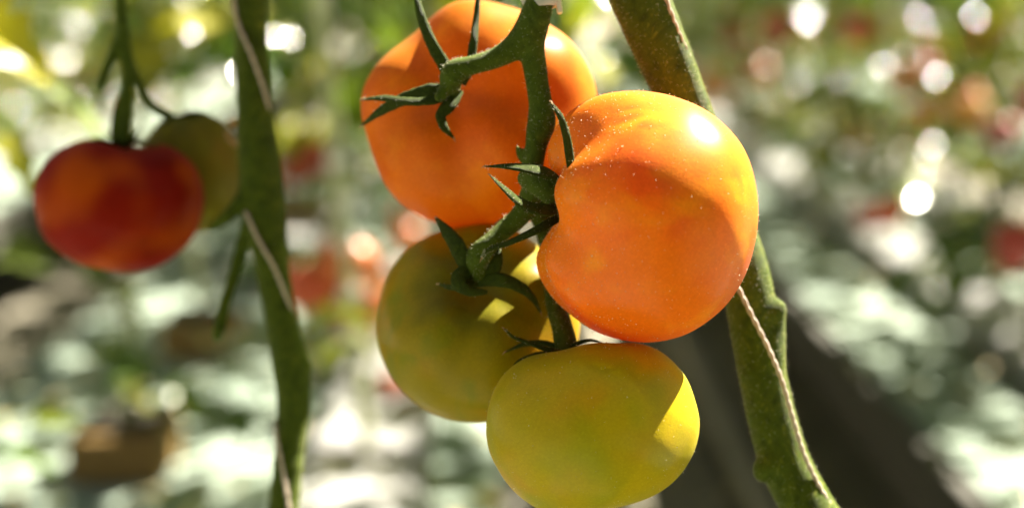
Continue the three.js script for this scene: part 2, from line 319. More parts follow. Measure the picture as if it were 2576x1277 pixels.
// ---------------------------------------------------------------- tomatoes
function tomatoGeo({ rp, ra, lobes = [], dimple = 0.22, dw = 0.34, blossom = 0.05, lump = 0.02, seed = 0, box = 0.93, skew = [0, 0] }, nu = 160, nv = 110) {
  const f = (u, v) => {
    const ph = u * Math.PI * 2, t = v * Math.PI, st = Math.sin(t), ct = Math.cos(t);
    let rho = Math.pow(Math.max(st, 0), box), y = Math.sign(ct) * Math.pow(Math.abs(ct), 0.96);
    let L = 0; for (const [k, a, p0] of lobes) L += a * Math.cos(k * ph + p0);
    const sh = Math.exp(-Math.pow((t - 0.75) / 0.62, 2)), eq = Math.exp(-Math.pow((t - 1.3) / 0.8, 2));
    y += sh * L * Math.min(1, rho * 2.2); rho *= 1 + 0.55 * L * (0.7 * sh + 0.5 * eq);
    y -= dimple * Math.exp(-Math.pow(rho / dw, 2)) * (t < 1.57 ? 1 : 0);
    if (t > 1.57) y += blossom * Math.exp(-Math.pow(rho / 0.22, 2));
    const X = rho * Math.cos(ph), Z = rho * Math.sin(ph), s = 1 + lump * (1.6 * fbm(X * 1.1 + seed, y * 1.1, Z * 1.1 + seed, 2));
    return V((X * s + skew[0] * y * y) * rp, y * s * ra, (Z * s + skew[1] * y * y) * rp);
  };
  const pos = [], nor = [], uv = [], idx = [], e = 0.0015;
  for (let j = 0; j <= nv; j++) for (let i = 0; i <= nu; i++) {
    const u = i / nu, v = Math.min(1 - 0.0004, Math.max(0.0004, j / nv)), p = f(u % 1, v), du = f((u + e) % 1, v).sub(f((u - e + 1) % 1, v)), dv = f(u % 1, Math.min(0.9999, v + e)).sub(f(u % 1, Math.max(0.0001, v - e)));
    const n = dv.cross(du).multiplyScalar(-1).normalize(); if (n.lengthSq() < 0.5 || j === 0 || j === nv) n.set(0, j < nv / 2 ? 1 : -1, 0);
    pos.push(p.x, p.y, p.z); nor.push(n.x, n.y, n.z); uv.push(u, 1 - v);
  }
  // outward check
  { const k = (Math.floor(nv / 2) * (nu + 1)) * 3; if (pos[k] * nor[k] + pos[k + 2] * nor[k + 2] < 0) for (let i = 0; i < nor.length; i++) nor[i] = -nor[i]; for (let i = 0; i <= nu; i++) { nor[i * 3] = 0; nor[i * 3 + 1] = 1; nor[i * 3 + 2] = 0; const q = (nv * (nu + 1) + i) * 3; nor[q] = 0; nor[q + 1] = -1; nor[q + 2] = 0; } }
  for (let j = 0; j < nv; j++) for (let i = 0; i < nu; i++) { const a = j * (nu + 1) + i, b = a + nu + 1; idx.push(a, a + 1, b, b, a + 1, b + 1); }
  const g = new THREE.BufferGeometry(); g.setAttribute('position', new THREE.Float32BufferAttribute(pos, 3)); g.setAttribute('normal', new THREE.Float32BufferAttribute(nor, 3)); g.setAttribute('uv', new THREE.Float32BufferAttribute(uv, 2)); g.setIndex(idx);
  return g;
}
// skin: base colour, two patch colours, colour of the shoulders round the stem, with fine mottling and pale pores
function skinMap(base, a, b, shoulder, seed, w = 1024, h = 512, oct = 3) {
  return tex(w, h, (u, v) => {
    const ph = u * 6.2832, t = (1 - v) * Math.PI, x = Math.sin(t) * Math.cos(ph), y = Math.cos(t), z = Math.sin(t) * Math.sin(ph);
    const n1 = fbm(x * 1.4 + seed, y * 1.4, z * 1.4 + seed, 3), n2 = fbm(x * (1.2 + 0.6 * oct) + seed * 2, y * 1.3 + 4, z * (1.2 + 0.6 * oct), oct), n3 = N3(x * 34 + seed, y * 34, z * 34), n4 = N3(x * 75, y * 75 + seed, z * 75);
    const ray = Math.cos(ph * 10 + 2.5 * n1) * 0.5 + 0.5;
    let c = mix(base, a, sstep(-0.05, 0.45, n1)); c = mix(c, b, sstep(oct < 3 ? -0.35 : 0.0, oct < 3 ? 0.75 : 0.5, n2));
    c = mix(c, shoulder, sstep(0.9, 0.15, t + 0.35 * n2 - 0.1 * ray) * 0.8);
    const g = 1 + 0.09 * n3 + 0.09 * n4; c = c.map((q) => q * g);
    return mix(c, c.map((q, i) => q * 1.1 + [0.10, 0.10, 0.03][i]), sstep(0.45, 0.7, n4) * 0.6);
  });
}
const skinBump = tex(1024, 512, (u, v) => {
  const ph = u * 6.2832, t = (1 - v) * Math.PI, x = Math.sin(t) * Math.cos(ph), y = Math.cos(t), z = Math.sin(t) * Math.sin(ph);
  return 0.5 + 0.25 * N3(x * 40, y * 40, z * 40) + 0.4 * N3(x * 90, y * 90, z * 90);
}, false);
const skin = (map, through = 0.42, coatRough = 0.31, gloss = 0.32) => new THREE.MeshPhysicalMaterial({ map, roughness: 0.82, transmission: through, thickness: 0, ior: 1.4, specularIntensity: 0.1, clearcoat: gloss, clearcoatRoughness: coatRough, bumpMap: skinBump, bumpScale: 0.00007 });

function sepalPair(parent, origin, pts, widths, { hint, flat = 0.6, seed = 1, hairs = 60, tip = true, mat = M.sepal } = {}) {
  const lp = pts.map((p) => p.clone().sub(origin)), g = sweep(lp, widths, { flat, hint, seg: 36, sides: 14, groove: 0.16, bump: 0.16 });
  const s = part('sepal', g, mat, parent);
  if (tip) { const a = lp[lp.length - 1], b = lp[lp.length - 2], d = a.clone().sub(b).normalize(), r = widths[widths.length - 1]; part('dry_tip', sweep([a.clone().addScaledVector(d, -0.0012), a.clone().addScaledVector(d, 0.0006), a.clone().addScaledVector(d, 0.0016).add(camDir(0, -0.0008, 0))], [r * 1.02, r * 0.8, r * 0.2], { flat: 0.7, hint, seg: 8, sides: 7 }), M.tip, s); }
  if (hairs) part('hairs', hairsOn(g, hairs, 0.0008, 0.0032, 0.00006, seed), M.hair, s, 'stuff');
  return s;
}
function tomato(label, c, axis, geoOpt, map, { roll = 0, through, coat, gloss, hairs = 0, specks = 0, seed = 1, group } = {}) {
  const t = thing('tomato', label, 'tomato', c, group), g = tomatoGeo(geoOpt);
  const q = new THREE.Quaternion().setFromUnitVectors(V(0, 1, 0), axis.clone().normalize()); g.rotateY(roll); g.applyQuaternion(q);
  const f = part('fruit', g, skin(map, through, coat, gloss), t);
  if (hairs) part('hairs', hairsOn(g, hairs, 0.0006, 0.0016, 0.000045, seed), M.hair, f, 'stuff');
  if (specks) {
    const R = rng(seed + 5), gs = [], p = g.attributes.position; let n = 0;
    const ax = axis.clone().normalize();
    while (n < specks) { const i = Math.floor(R() * p.count), a = V(p.getX(i), p.getY(i), p.getZ(i)), near = a.clone().normalize().dot(ax); if (R() > sstep(-0.4, 0.7, near) + 0.12) continue; n++; const r = 0.00010 + 0.00022 * R() * R(); a.add(V(R() - 0.5, R() - 0.5, R() - 0.5).multiplyScalar(0.0012)); const o = new THREE.OctahedronGeometry(r, 0); o.deleteAttribute('uv'); o.translate(a.x * 1.001, a.y * 1.001, a.z * 1.001); gs.push(o); }
    part('specks', mergeGeometries(gs), M.hair, f, 'stuff');
  }
  return t;
}
const ax = (x, y, z) => camDir(x, y, z);

// colours of the ripening skins (linear), the red one with a painted glow
const mapOrange = skinMap([0.70, 0.190, 0.003], [0.62, 0.105, 0.004], [0.74, 0.29, 0.004], [0.70, 0.26, 0.003], 1.3);
const mapOrange2 = skinMap([0.52, 0.168, 0.002], [0.46, 0.105, 0.002], [0.58, 0.235, 0.002], [0.44, 0.115, 0.002], 6.1);
const mapOlive = skinMap([0.30, 0.225, 0.002], [0.42, 0.225, 0.002], [0.22, 0.21, 0.003], [0.10, 0.105, 0.003], 12.4);
const mapYellow = skinMap([0.47, 0.355, 0.004], [0.52, 0.32, 0.004], [0.35, 0.335, 0.005], [0.22, 0.25, 0.004], 21.7, 1024, 512, 2);
const mapRedGlow = skinMap([0.26, 0.009, 0.002], [0.17, 0.005, 0.002], [0.50, 0.075, 0.002], [0.20, 0.007, 0.002], 31.2, 1024, 512, 1);  // orange patch colour paints a reflected, translucent glow into the skin

// main orange fruit: stem end turned left, shoulders bulge round it
const c1 = P(1624, 550, 0.578), A1 = ax(-0.96, 0.10, 0.05);
const t1 = tomato('large bright orange tomato with its stem end sideways, beside the thick stem', c1, A1,
  { rp: 308 * mpp(0.578), ra: 276 * mpp(0.578), lobes: [[2, 0.05, 0.4], [5, 0.055, 1.0], [3, 0.03, 2.2]], dimple: 0.24, dw: 0.36, lump: 0.03, seed: 2.2 }, mapOrange, { through: 0.31, gloss: 0.5, hairs: 700, specks: 2600, seed: 11 });
const c2 = P(1212, 292, 0.650);
const t2 = tomato('orange tomato behind the forked stem, its green sepals spread over its face', c2, ax(-0.28, 0.24, 0.92),
  { rp: 292 * mpp(0.65), ra: 252 * mpp(0.65), lobes: [[2, 0.03, 0.0], [5, 0.05, 0.9]], dimple: 0.22, dw: 0.34, lump: 0.04, seed: 4.7 }, mapOrange2, { coat: 0.38, seed: 12 });
const c3 = P(1200, 812, 0.642);
const t3 = tomato('olive green tomato hanging below the orange pair', c3, ax(0.02, 0.52, 0.85),
  { rp: 256 * mpp(0.642), ra: 222 * mpp(0.642), lobes: [[3, 0.02, 0.0], [5, 0.03, 0.6]], dimple: 0.2, dw: 0.3, lump: 0.03, seed: 8.9 }, mapOlive, { through: 0.28, seed: 13 });
const c4 = P(1490, 1073, 0.580);
const t4 = tomato('yellow green tomato lowest in the cluster under the bright orange one', c4, ax(-0.16, 0.95, -0.22),
  { rp: 266 * mpp(0.58), ra: 216 * mpp(0.58), lobes: [[2, 0.02, 0.0], [4, 0.02, 0.6]], dimple: 0.16, dw: 0.3, blossom: 0.05, lump: 0.03, seed: 14.2 }, mapYellow, { through: 0.3, hairs: 350, specks: 250, seed: 14 });
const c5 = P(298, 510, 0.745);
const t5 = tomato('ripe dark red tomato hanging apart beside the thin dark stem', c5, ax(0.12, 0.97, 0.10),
  { rp: 205 * mpp(0.745), ra: 168 * mpp(0.745), lobes: [[2, 0.05, 0.6], [3, 0.03, 0.5]], dimple: 0.2, dw: 0.32, lump: 0.04, seed: 17.2 }, mapRedGlow, { through: 0.25, gloss: 0.1, seed: 15 });
const c6 = P(488, 432, 0.80);
const t6 = tomato('dark olive tomato half hidden behind the red tomato', c6, ax(-0.25, 0.92, 0.2),
  { rp: 128 * mpp(0.80), ra: 156 * mpp(0.80), lobes: [[3, 0.02, 0.5]], dimple: 0.12, dw: 0.3, lump: 0.02, seed: 19.2 }, skinMap([0.16, 0.13, 0.010], [0.20, 0.13, 0.010], [0.22, 0.19, 0.012], [0.10, 0.11, 0.010], 41.5, 512, 256), { through: 0.25, gloss: 0.15, seed: 16 });

// sepals of each fruit
const px = (d, ...l) => l.map(([x, y, dd = 0]) => P(x, y, d + dd));
const wd = (d, ...l) => l.map((w) => w * mpp(d) / 2);
const toCam = camDir(0, 0, 1), up = camDir(0, 1, 0);
sepalPair(t1, c1, px(0.565, [1425, 478, 0.012], [1385, 440], [1330, 424, -0.004], [1275, 418, -0.006], [1220, 418, -0.004]), wd(0.565, 44, 50, 42, 30, 18, 5), { hint: camDir(0.3, 0.72, 0.55), flat: 0.5, seed: 21, hairs: 140 });
sepalPair(t1, c1, px(0.562, [1420, 522, 0.014], [1360, 528], [1310, 510, -0.006], [1272, 478, -0.009], [1232, 440, -0.007]), wd(0.562, 34, 42, 40, 30, 18, 5), { hint: camDir(0.4, 0.66, 0.6), flat: 0.5, seed: 22, hairs: 140 });
sepalPair(t1, c1, px(0.568, [1415, 540, 0.012], [1350, 578], [1280, 610], [1225, 630], [1212, 648]), wd(0.568, 24, 26, 22, 18, 12, 4), { hint: camDir(0.25, 0.75, 0.5), flat: 0.55, seed: 23, hairs: 130 });
sepalPair(t1, c1, px(0.549, [1428, 470, 0.022], [1436, 425, 0.004], [1426, 350], [1410, 295, -0.002], [1386, 258, -0.002]), wd(0.55, 22, 26, 24, 22, 16, 7), { hint: camDir(0.4, 0, 0.9), flat: 0.6, seed: 24, hairs: 120 });
sepalPair(t1, c1, px(0.592, [1425, 510, 0.0], [1370, 515], [1330, 528, 0.006], [1285, 545, 0.010], [1250, 560, 0.012]), wd(0.59, 30, 34, 30, 20, 6), { hint: toCam, flat: 0.5, seed: 25, hairs: 60 });
{ const d = 0.600;
  sepalPair(t2, c2, px(d, [1140, 205], [1118, 165, -0.004], [1088, 115, -0.006], [1062, 50, -0.004], [1040, -40, 0.004]), wd(d, 30, 34, 32, 28, 22, 12), { hint: toCam, seed: 31, hairs: 40, tip: false });
  sepalPair(t2, c2, px(d, [1160, 210, 0.002], [1180, 170], [1190, 110], [1197, 50, 0.004], [1205, -40, 0.008]), wd(d, 24, 26, 24, 20, 16, 10), { hint: toCam, seed: 32, hairs: 30, tip: false });
  sepalPair(t2, c2, px(d, [1140, 225], [1085, 226, -0.002], [1030, 244, 0.001], [965, 274, 0.006], [908, 316, 0.018]), wd(d, 24, 34, 34, 26, 6), { hint: toCam, seed: 33, hairs: 30 });
  sepalPair(t2, c2, px(d, [1140, 238, -0.002], [1085, 253, -0.006], [1030, 255, -0.006], [965, 246, 0.0], [908, 250, 0.012]), wd(d, 20, 24, 24, 20, 6), { hint: camDir(0, 0.5, 0.8), seed: 34, hairs: 30 });
  sepalPair(t2, c2, px(d, [1150, 225], [1132, 260, -0.004], [1108, 290, -0.006], [1116, 318, -0.006], [1140, 346, -0.002]), wd(d, 34, 36, 28, 24, 6), { hint: camDir(0.3, 0.2, 0.9), seed: 35, hairs: 40 });
}
{ const d = 0.598;
  sepalPair(t3, c3, px(d, [1195, 690], [1172, 660, -0.003], [1148, 618, -0.004], [1122, 580, 0.0], [1096, 548, 0.008]), wd(d, 34, 44, 42, 30, 8), { hint: toCam, seed: 41, hairs: 20 });
  sepalPair(t3, c3, px(d, [1200, 712], [1160, 722, -0.004], [1130, 722, -0.003], [1102, 714, 0.002]), wd(d, 22, 18, 14, 5), { hint: toCam, seed: 42, hairs: 15 });
  sepalPair(t3, c3, px(d, [1205, 705], [1265, 704, -0.003], [1312, 724, 0.0], [1340, 750, 0.003], [1360, 786, 0.008]), wd(d, 34, 36, 28, 18, 5), { hint: toCam, seed: 43, hairs: 15 });
  sepalPair(t3, c3, px(d, [1200, 690, 0.002], [1165, 690, -0.004], [1152, 706, -0.006], [1175, 730, -0.006], [1225, 735, -0.004]), wd(d, 36, 44, 40, 30, 10), { hint: toCam, seed: 44, hairs: 15, tip: false });
  sepalPair(t3, c3, px(d, [1215, 700, 0.0], [1245, 670, -0.002], [1252, 640, -0.002], [1248, 615, 0.0]), wd(d, 36, 34, 22, 8), { hint: toCam, seed: 45, hairs: 15, tip: false });
}
{ const d = 0.592;
  sepalPair(t4, c4, px(d, [1425, 885], [1375, 878, -0.004], [1320, 858, -0.004], [1290, 846, -0.004], [1268, 826, -0.003]), wd(d, 20, 22, 18, 14, 4), { hint: up, seed: 51, hairs: 40 });
  sepalPair(t4, c4, px(d, [1425, 880, 0.004], [1370, 862, 0.006], [1320, 864, 0.006], [1272, 884, 0.006]), wd(d, 26, 30, 26, 6), { hint: up, seed: 52, hairs: 20 });
  sepalPair(t4, c4, px(d, [1420, 890, 0], [1350, 892, 0.0], [1300, 915, 0.0], [1285, 945, 0.0]), wd(d, 26, 30, 26, 6), { hint: up, seed: 53, hairs: 20, tip: false });
  sepalPair(t4, c4, px(d, [1425, 880, 0.002], [1455, 862, -0.002], [1485, 855, -0.004], [1515, 862, 0.0]), wd(d, 22, 20, 16, 5), { hint: up, seed: 54, hairs: 20 });
}
for (const [o, c, d, base, list] of [[t5, c5, 0.745, [305, 372], [[[250, 350], [205, 362]], [[345, 352], [400, 372]], [[285, 350], [262, 330]], [[330, 345], [350, 318]]]], [t6, c6, 0.79, [455, 292], [[[430, 300], [405, 320]], [[480, 282], [515, 285]]]]])
  list.forEach((l, i) => sepalPair(o, c, [P(base[0], base[1], d), ...l.map(([x, y]) => P(x, y, d - 0.006))], wd(d, 20, 18, 5), { hint: up, seed: 61 + i, hairs: 0, tip: false }));

// ---------------------------------------------------------------- truss of the cluster: forked fleshy stem
{
  const o = P(1345, 120, 0.592), t = thing('tomato_truss', 'forked dark green stem carrying the four tomatoes of the near cluster', 'stem', o);
  const r = (d, ...l) => l.map((w) => w * mpp(d) / 2);
  const g = local(flesh([
    { pts: px(0.592, [1366, -60], [1358, 0], [1340, 60], [1328, 110]), r: r(0.592, 52, 54, 70, 62), n: 10 },
    { pts: px(0.592, [1330, 90], [1342, 150], [1352, 215], [1362, 280], [1362, 312], [1352, 345], [1344, 400], [1338, 450, 0.002]), r: r(0.59, 52, 50, 46, 50, 56, 46, 38, 36), n: 22 },
    { pts: px(0.592, [1325, 85], [1285, 125], [1235, 150, -0.002], [1180, 166, -0.003], [1143, 178, -0.002]), r: r(0.59, 60, 46, 36, 32, 42), n: 16 },
    { pts: px(0.590, [1150, 172], [1134, 192], [1136, 215, 0.006], [1132, 235, 0.012]), r: r(0.59, 36, 46, 34, 34), n: 8 },
    { pts: px(0.590, [1130, 212, 0.004], [1112, 236, 0.0], [1100, 246, -0.002]), r: r(0.59, 24, 16, 10), n: 5 },
    { pts: px(0.588, [1338, 440], [1336, 490, 0.004], [1310, 540, 0.006], [1268, 578, 0.006], [1222, 622, 0.004], [1200, 645, 0.006], [1202, 700, 0.012]), r: r(0.588, 38, 44, 40, 36, 38, 46, 40), n: 20 },
    { pts: px(0.586, [1325, 448, -0.006], [1362, 462, -0.012], [1405, 490, -0.012], [1440, 510, -0.006]), r: r(0.578, 46, 54, 60, 60), n: 10 },
    { pts: px(0.590, [1330, 500, 0.006], [1365, 560, 0.014], [1385, 660, 0.022], [1400, 770, 0.02], [1418, 840, 0.008], [1426, 890, 0.004]), r: r(0.60, 40, 40, 42, 46, 44, 46), n: 18 },
    { pts: px(0.590, [1338, 405, 0.004], [1316, 396, 0.004], [1300, 370, 0.004]), r: r(0.59, 14, 12, 5), n: 5 },
  ], 0.00065, 0.0036, 0.00012), o);
  const s = part('stem', g, M.truss, t);
  part('hairs', hairsOn(g, 2000, 0.0005, 0.0022, 0.00005, 71), M.hair, s, 'stuff');
}
{ // clear clip gripping the truss at the top edge
  const o = P(1362, -6, 0.592), t = thing('truss_clip', 'small clear plastic clip gripping the forked stem above the tomatoes', 'clip', o), d = camDir(-0.12, 1, 0), e = camDir(1, 0.12, 0);
  const ring = new THREE.LatheGeometry([[0.0054, -0.0042], [0.0062, -0.0042], [0.0064, -0.003], [0.0062, 0.012], [0.0055, 0.012], [0.0054, -0.0042]].map(([x, y]) => new THREE.Vector2(x, y)), 40);
  const q = new THREE.Quaternion().setFromUnitVectors(V(0, 1, 0), d); ring.applyQuaternion(q);
  part('collar', ring, M.clip, t);
  part('tab', new RoundedBoxGeometry(0.0022, 0.011, 0.004, 3, 0.0008).applyQuaternion(q).translate(...e.clone().multiplyScalar(0.0068).addScaledVector(d, -0.002).toArray()), M.clip, t);
  part('hook', new THREE.TorusGeometry(0.0028, 0.0008, 8, 20, 4.2).applyQuaternion(q).translate(...e.clone().multiplyScalar(0.0092).addScaledVector(d, 0.003).toArray()), M.clip, t);
  part('wing', new RoundedBoxGeometry(0.003, 0.014, 0.0016, 3, 0.0006).rotateZ(0.35).applyQuaternion(q).translate(...e.clone().multiplyScalar(-0.0075).addScaledVector(d, 0.001).toArray()), M.clip, t);
}

// ---------------------------------------------------------------- vines near the lens, each running down to its bed
function vine(label, o, chains, hairs, seed, cell) {
  const t = thing('tomato_vine', label, 'stem', o), g = local(flesh(chains, cell, 0.005, 0.00016), o), s = part('stem', g, M.vine, t);
  part('hairs', hairsOn(g, hairs, 0.0005, 0.0022, 0.00005, seed), M.hair, s, 'stuff');
  return t;
}
const rr = (d, ...l) => l.map((w) => w * mpp(d) / 2);
const footR = P(2150, 1560, 0.61), footL = P(690, 1560, 0.72);
const vr = vine('thick hairy green stem with winding twine behind the bright orange tomato', footR, [
  { pts: [P(1540, -190, 0.601), ...px(0.625, [1612, 0, -0.022], [1704, 220, -0.010], [1796, 460], [1872, 680], [1896, 810], [1914, 920], [1942, 1050], [1978, 1170], [2034, 1277, -0.004]), P(2110, 1400, 0.615), footR], r: rr(0.622, 140, 134, 118, 112, 112, 108, 104, 108, 112, 116, 116, 112), n: 40 },
  { pts: px(0.622, [1920, 800], [1946, 786, -0.001], [1962, 772, -0.002]), r: rr(0.62, 52, 34, 20), n: 5 },
  { pts: px(0.622, [1918, 930], [1944, 850], [1950, 790]), r: rr(0.62, 80, 46, 26), n: 6 },
  { pts: px(0.62, [1945, 1165], [1922, 1180], [1914, 1196]), r: rr(0.62, 60, 34, 14), n: 5 },
], 5000, 81, 0.0010);
const vl = vine('dark green stem between the red tomato and the orange ones', footL, [
  { pts: [P(632, -190, 0.73), ...px(0.73, [630, 0], [632, 150], [642, 300], [656, 460], [670, 560], [684, 680], [706, 800], [728, 910], [738, 1000], [730, 1100], [712, 1277]), P(700, 1400, 0.725), footL], r: rr(0.73, 72, 72, 76, 84, 104, 88, 76, 70, 82, 74, 66, 70, 72, 72), n: 40 },
  { pts: px(0.73, [725, 900], [752, 918], [768, 926]), r: rr(0.73, 60, 34, 14), n: 5 },
  { pts: px(0.73, [640, 480], [612, 500, -0.004], [570, 545, -0.006], [525, 578, -0.004]), r: rr(0.73, 44, 30, 24, 12), n: 7 },
  { pts: px(0.73, [650, 500], [618, 580], [590, 680, 0.004], [560, 780], [545, 846]), r: rr(0.73, 40, 28, 24, 24, 26), n: 9 },
], 300, 82, 0.0016);
for (const [o, dx, dz, x, lbl] of [[footR, 0.02, -0.25, 0.0, 'R'], [footL, -0.10, -0.4, 0, 'L']]) {   // below the frame the vine bends down to the bed
  const t = lbl === 'R' ? vr : vl, rad = lbl === 'R' ? 0.0097 : 0.0073, b = lbl === 'R' ? V(-0.08, BED + 0.005, -0.95) : V(-0.25, BED + 0.005, -1.0);
  part('lower_stem', sweep([V(0, 0, 0), V(0.01, -0.12, -0.05), b.clone().sub(o).multiplyScalar(0.6).add(V(0.02, -0.1, 0)), b.clone().sub(o)], [rad, rad, rad * 0.9], { seg: 30, sides: 14 }), M.vine, t);
}
function twine(label, chains) {
  const o = chains[0][0].clone(), t = thing('support_twine', label, 'twine', o);
  for (const c of chains) for (const k of [0, 1]) {       // two plies laid round one another
    const cv = curve(c), n = 120, L = cv.getLength(), pts = Array.from({ length: n }, (_, i) => { const s = i / (n - 1), p = cv.getPoint(s), T = cv.getTangent(s), a = V(0, 0, 1).cross(T).normalize(), b = T.clone().cross(a), w = s * L / 0.012 * 6.2832 + k * Math.PI; return p.addScaledVector(a, Math.cos(w) * 0.0005).addScaledVector(b, Math.sin(w) * 0.0005).sub(o); });
    part('ply', sweep(pts, [0.0007, 0.0007], { seg: 220, sides: 7 }), M.twine, t);
  }
}
twine('pale twine wound round the thick stem beside the bright orange tomato', [
  [...px(0.612, [1600, -190, -0.018], [1668, -20, -0.018], [1706, 80, -0.012], [1740, 160, -0.004], [1768, 245, 0.004]), ...px(0.628, [1790, 330, 0.012], [1790, 430, 0.016], [1775, 560, 0.004]), ...px(0.606, [1800, 640, 0.0], [1846, 705], [1890, 790], [1935, 880], [1968, 960], [1994, 1050, 0.002], [2022, 1140, 0.006], [2060, 1220, 0.008], [2100, 1290, 0.008], [2180, 1430, 0.01])]]);
twine('beige twine wound round the dark stem beside the red tomato', [
  [...px(0.722, [580, -150], [592, 40], [632, 140, -0.004], [664, 230], [676, 290, 0.006]), ...px(0.744, [668, 370], [630, 450], [612, 500]), ...px(0.719, [622, 545], [650, 605], [686, 668], [716, 738, 0.003], [740, 800, 0.01], [752, 860, 0.018]), ...px(0.745, [735, 960], [705, 1030]), ...px(0.722, [692, 1085], [708, 1170], [726, 1277], [740, 1380])]]);
{ // truss of the red fruit
  const o = P(310, 100, 0.75), t = thing('tomato_truss', 'thin blurred stalk with three branches holding the red tomato', 'stem', o);
  const g = local(flesh([
    { pts: [P(304, -120, 0.75), ...px(0.75, [300, 0], [306, 70], [318, 160], [318, 260], [312, 350, -0.003], [308, 385, -0.003])], r: rr(0.75, 28, 26, 28, 24, 22, 24, 24), n: 14 },
    { pts: px(0.75, [308, 90], [276, 150], [246, 222]), r: rr(0.75, 24, 20, 16), n: 7 },
    { pts: px(0.75, [316, 140], [346, 210, 0.012], [384, 270, 0.03], [440, 300, 0.04]), r: rr(0.75, 24, 22, 22, 22), n: 9 },
    { pts: px(0.75, [312, 240], [292, 290], [284, 345, -0.004]), r: rr(0.75, 18, 16, 16), n: 6 },
  ], 0.0014, 0.004, 0.0003), o);
  part('stem', g, M.truss, t);
}
single('dried_tendril', sweep(Array.from({ length: 24 }, (_, i) => { const a = i / 23 * 5.6 - 2.4; return P(596 + Math.cos(a) * 26, 332 + Math.sin(a) * 28, 0.745 + i * 0.0004); }), [0.0022, 0.0018, 0.001], { seg: 48, sides: 8 }), new THREE.MeshStandardMaterial({ color: new THREE.Color(0.42, 0.22, 0.08), roughness: 0.7 }), 'curled brown dried tendril beside the dark stem', 'tendril');

// ---------------------------------------------------------------- rows behind: slabs, blocks, plants, fruit
const fruitMats = [[0.55, 0.04, 0.012], [0.70, 0.10, 0.012], [0.72, 0.17, 0.012], [0.62, 0.30, 0.014], [0.40, 0.03, 0.010]].map((c, i) => new THREE.MeshPhysicalMaterial({ color: new THREE.Color(...c), roughness: 0.8, transmission: 0.25, thickness: 0, clearcoat: 0.8, clearcoatRoughness: 0.25 }));
const farGeo = tomatoGeo({ rp: 0.042, ra: 0.036, lobes: [[5, 0.03, 0]], dimple: 0.2, seed: 3 }, 32, 20);
const farCalyx = mergeGeometries([0, 1, 2, 3, 4].map((k) => { const a = k * 1.2566; return sweep([V(0, 0.030, 0), V(Math.cos(a) * 0.014, 0.036, Math.sin(a) * 0.014), V(Math.cos(a) * 0.030, 0.034, Math.sin(a) * 0.030)], [0.003, 0.0035, 0.0006], { flat: 0.4, hint: V(0, 1, 0), seg: 5, sides: 6 }); }));
const hueName = ['red', 'reddish orange', 'orange', 'yellow', 'deep red'];
const farFruit = (list, where) => { for (const [p, k, s] of list) { const t = thing('tomato', `blurred ${hueName[k]} tomato ${where}`, 'tomato', p, `${hueName[k]} tomatoes ${where}`); t.scale.setScalar(s); t.rotation.y = p.x * 40; part('fruit', farGeo, fruitMats[k], t); part('calyx', farCalyx, M.bgstem, t); } };
function hung(list, where) { for (const [x, y, d, k, s] of list) { const p = P(x, y, d), t = thing('tomato', `blurred ${hueName[k]} tomato ${where}`, 'tomato', p, `${hueName[k]} tomatoes ${where}`); t.scale.setScalar(s); part('fruit', farGeo, fruitMats[k], t); part('calyx', farCalyx, M.bgstem, t); part('stalk', sweep([V(0, 0.026, 0), V(0.004, 0.06, 0.004), V(0.03, 0.12, -0.02)], [0.002, 0.003], { seg: 8, sides: 6 }), M.bgstem, t); } }
hung([[1022, 592, 2.9, 2, 0.85], [952, 702, 2.8, 1, 0.95], [985, 965, 2.4, 1, 0.5]], 'hanging just behind the olive tomato');
hung([[1120, 6, 3.2, 3, 0.9]], 'showing above the orange tomato behind the forked stem');
hung([[1955, 62, 4.4, 0, 1.2], [2165, 78, 4.2, 0, 1.2], [2238, 64, 4.2, 1, 1.0], [2440, 275, 3.2, 3, 1.0], [2425, 240, 3.25, 0, 0.9], [2238, 535, 2.7, 1, 0.7], [2190, 545, 2.75, 4, 0.7], [2562, 605, 2.3, 4, 1.0], [2520, 330, 3.0, 4, 0.9], [1850, 95, 4.8, 4, 1.0]], 'hanging low across the aisle beyond the thick stem');
const slabGeo = new RoundedBoxGeometry(0.19, 0.075, 0.98, 4, 0.03);
const blockGeo = new RoundedBoxGeometry(0.15, 0.075, 0.15, 3, 0.01, 6, 3, 6);
function slabRow(x, where, group, z0 = -1.5) {
  for (let z = z0; z > -15; z -= 1.06) { const s = single('grow_bag', slabGeo, M.bag, `long white plastic grow bag lying ${where}`, 'grow bag', group); s.position.set(x, BED + 0.036, z); }
}
function block(x, z, y, label, group) {
  const t = thing('growing_block', label, 'growing block', V(x, y, z), group);
  part('block', blockGeo.clone().translate(0, 0.0375, 0), M.coco, t);
  part('painted_shade_top', new RoundedBoxGeometry(0.12, 0.02, 0.12, 2, 0.006).translate(0, 0.078, 0), M.topShade, t);  // dark sheet painted for the leaf shade above the block
}
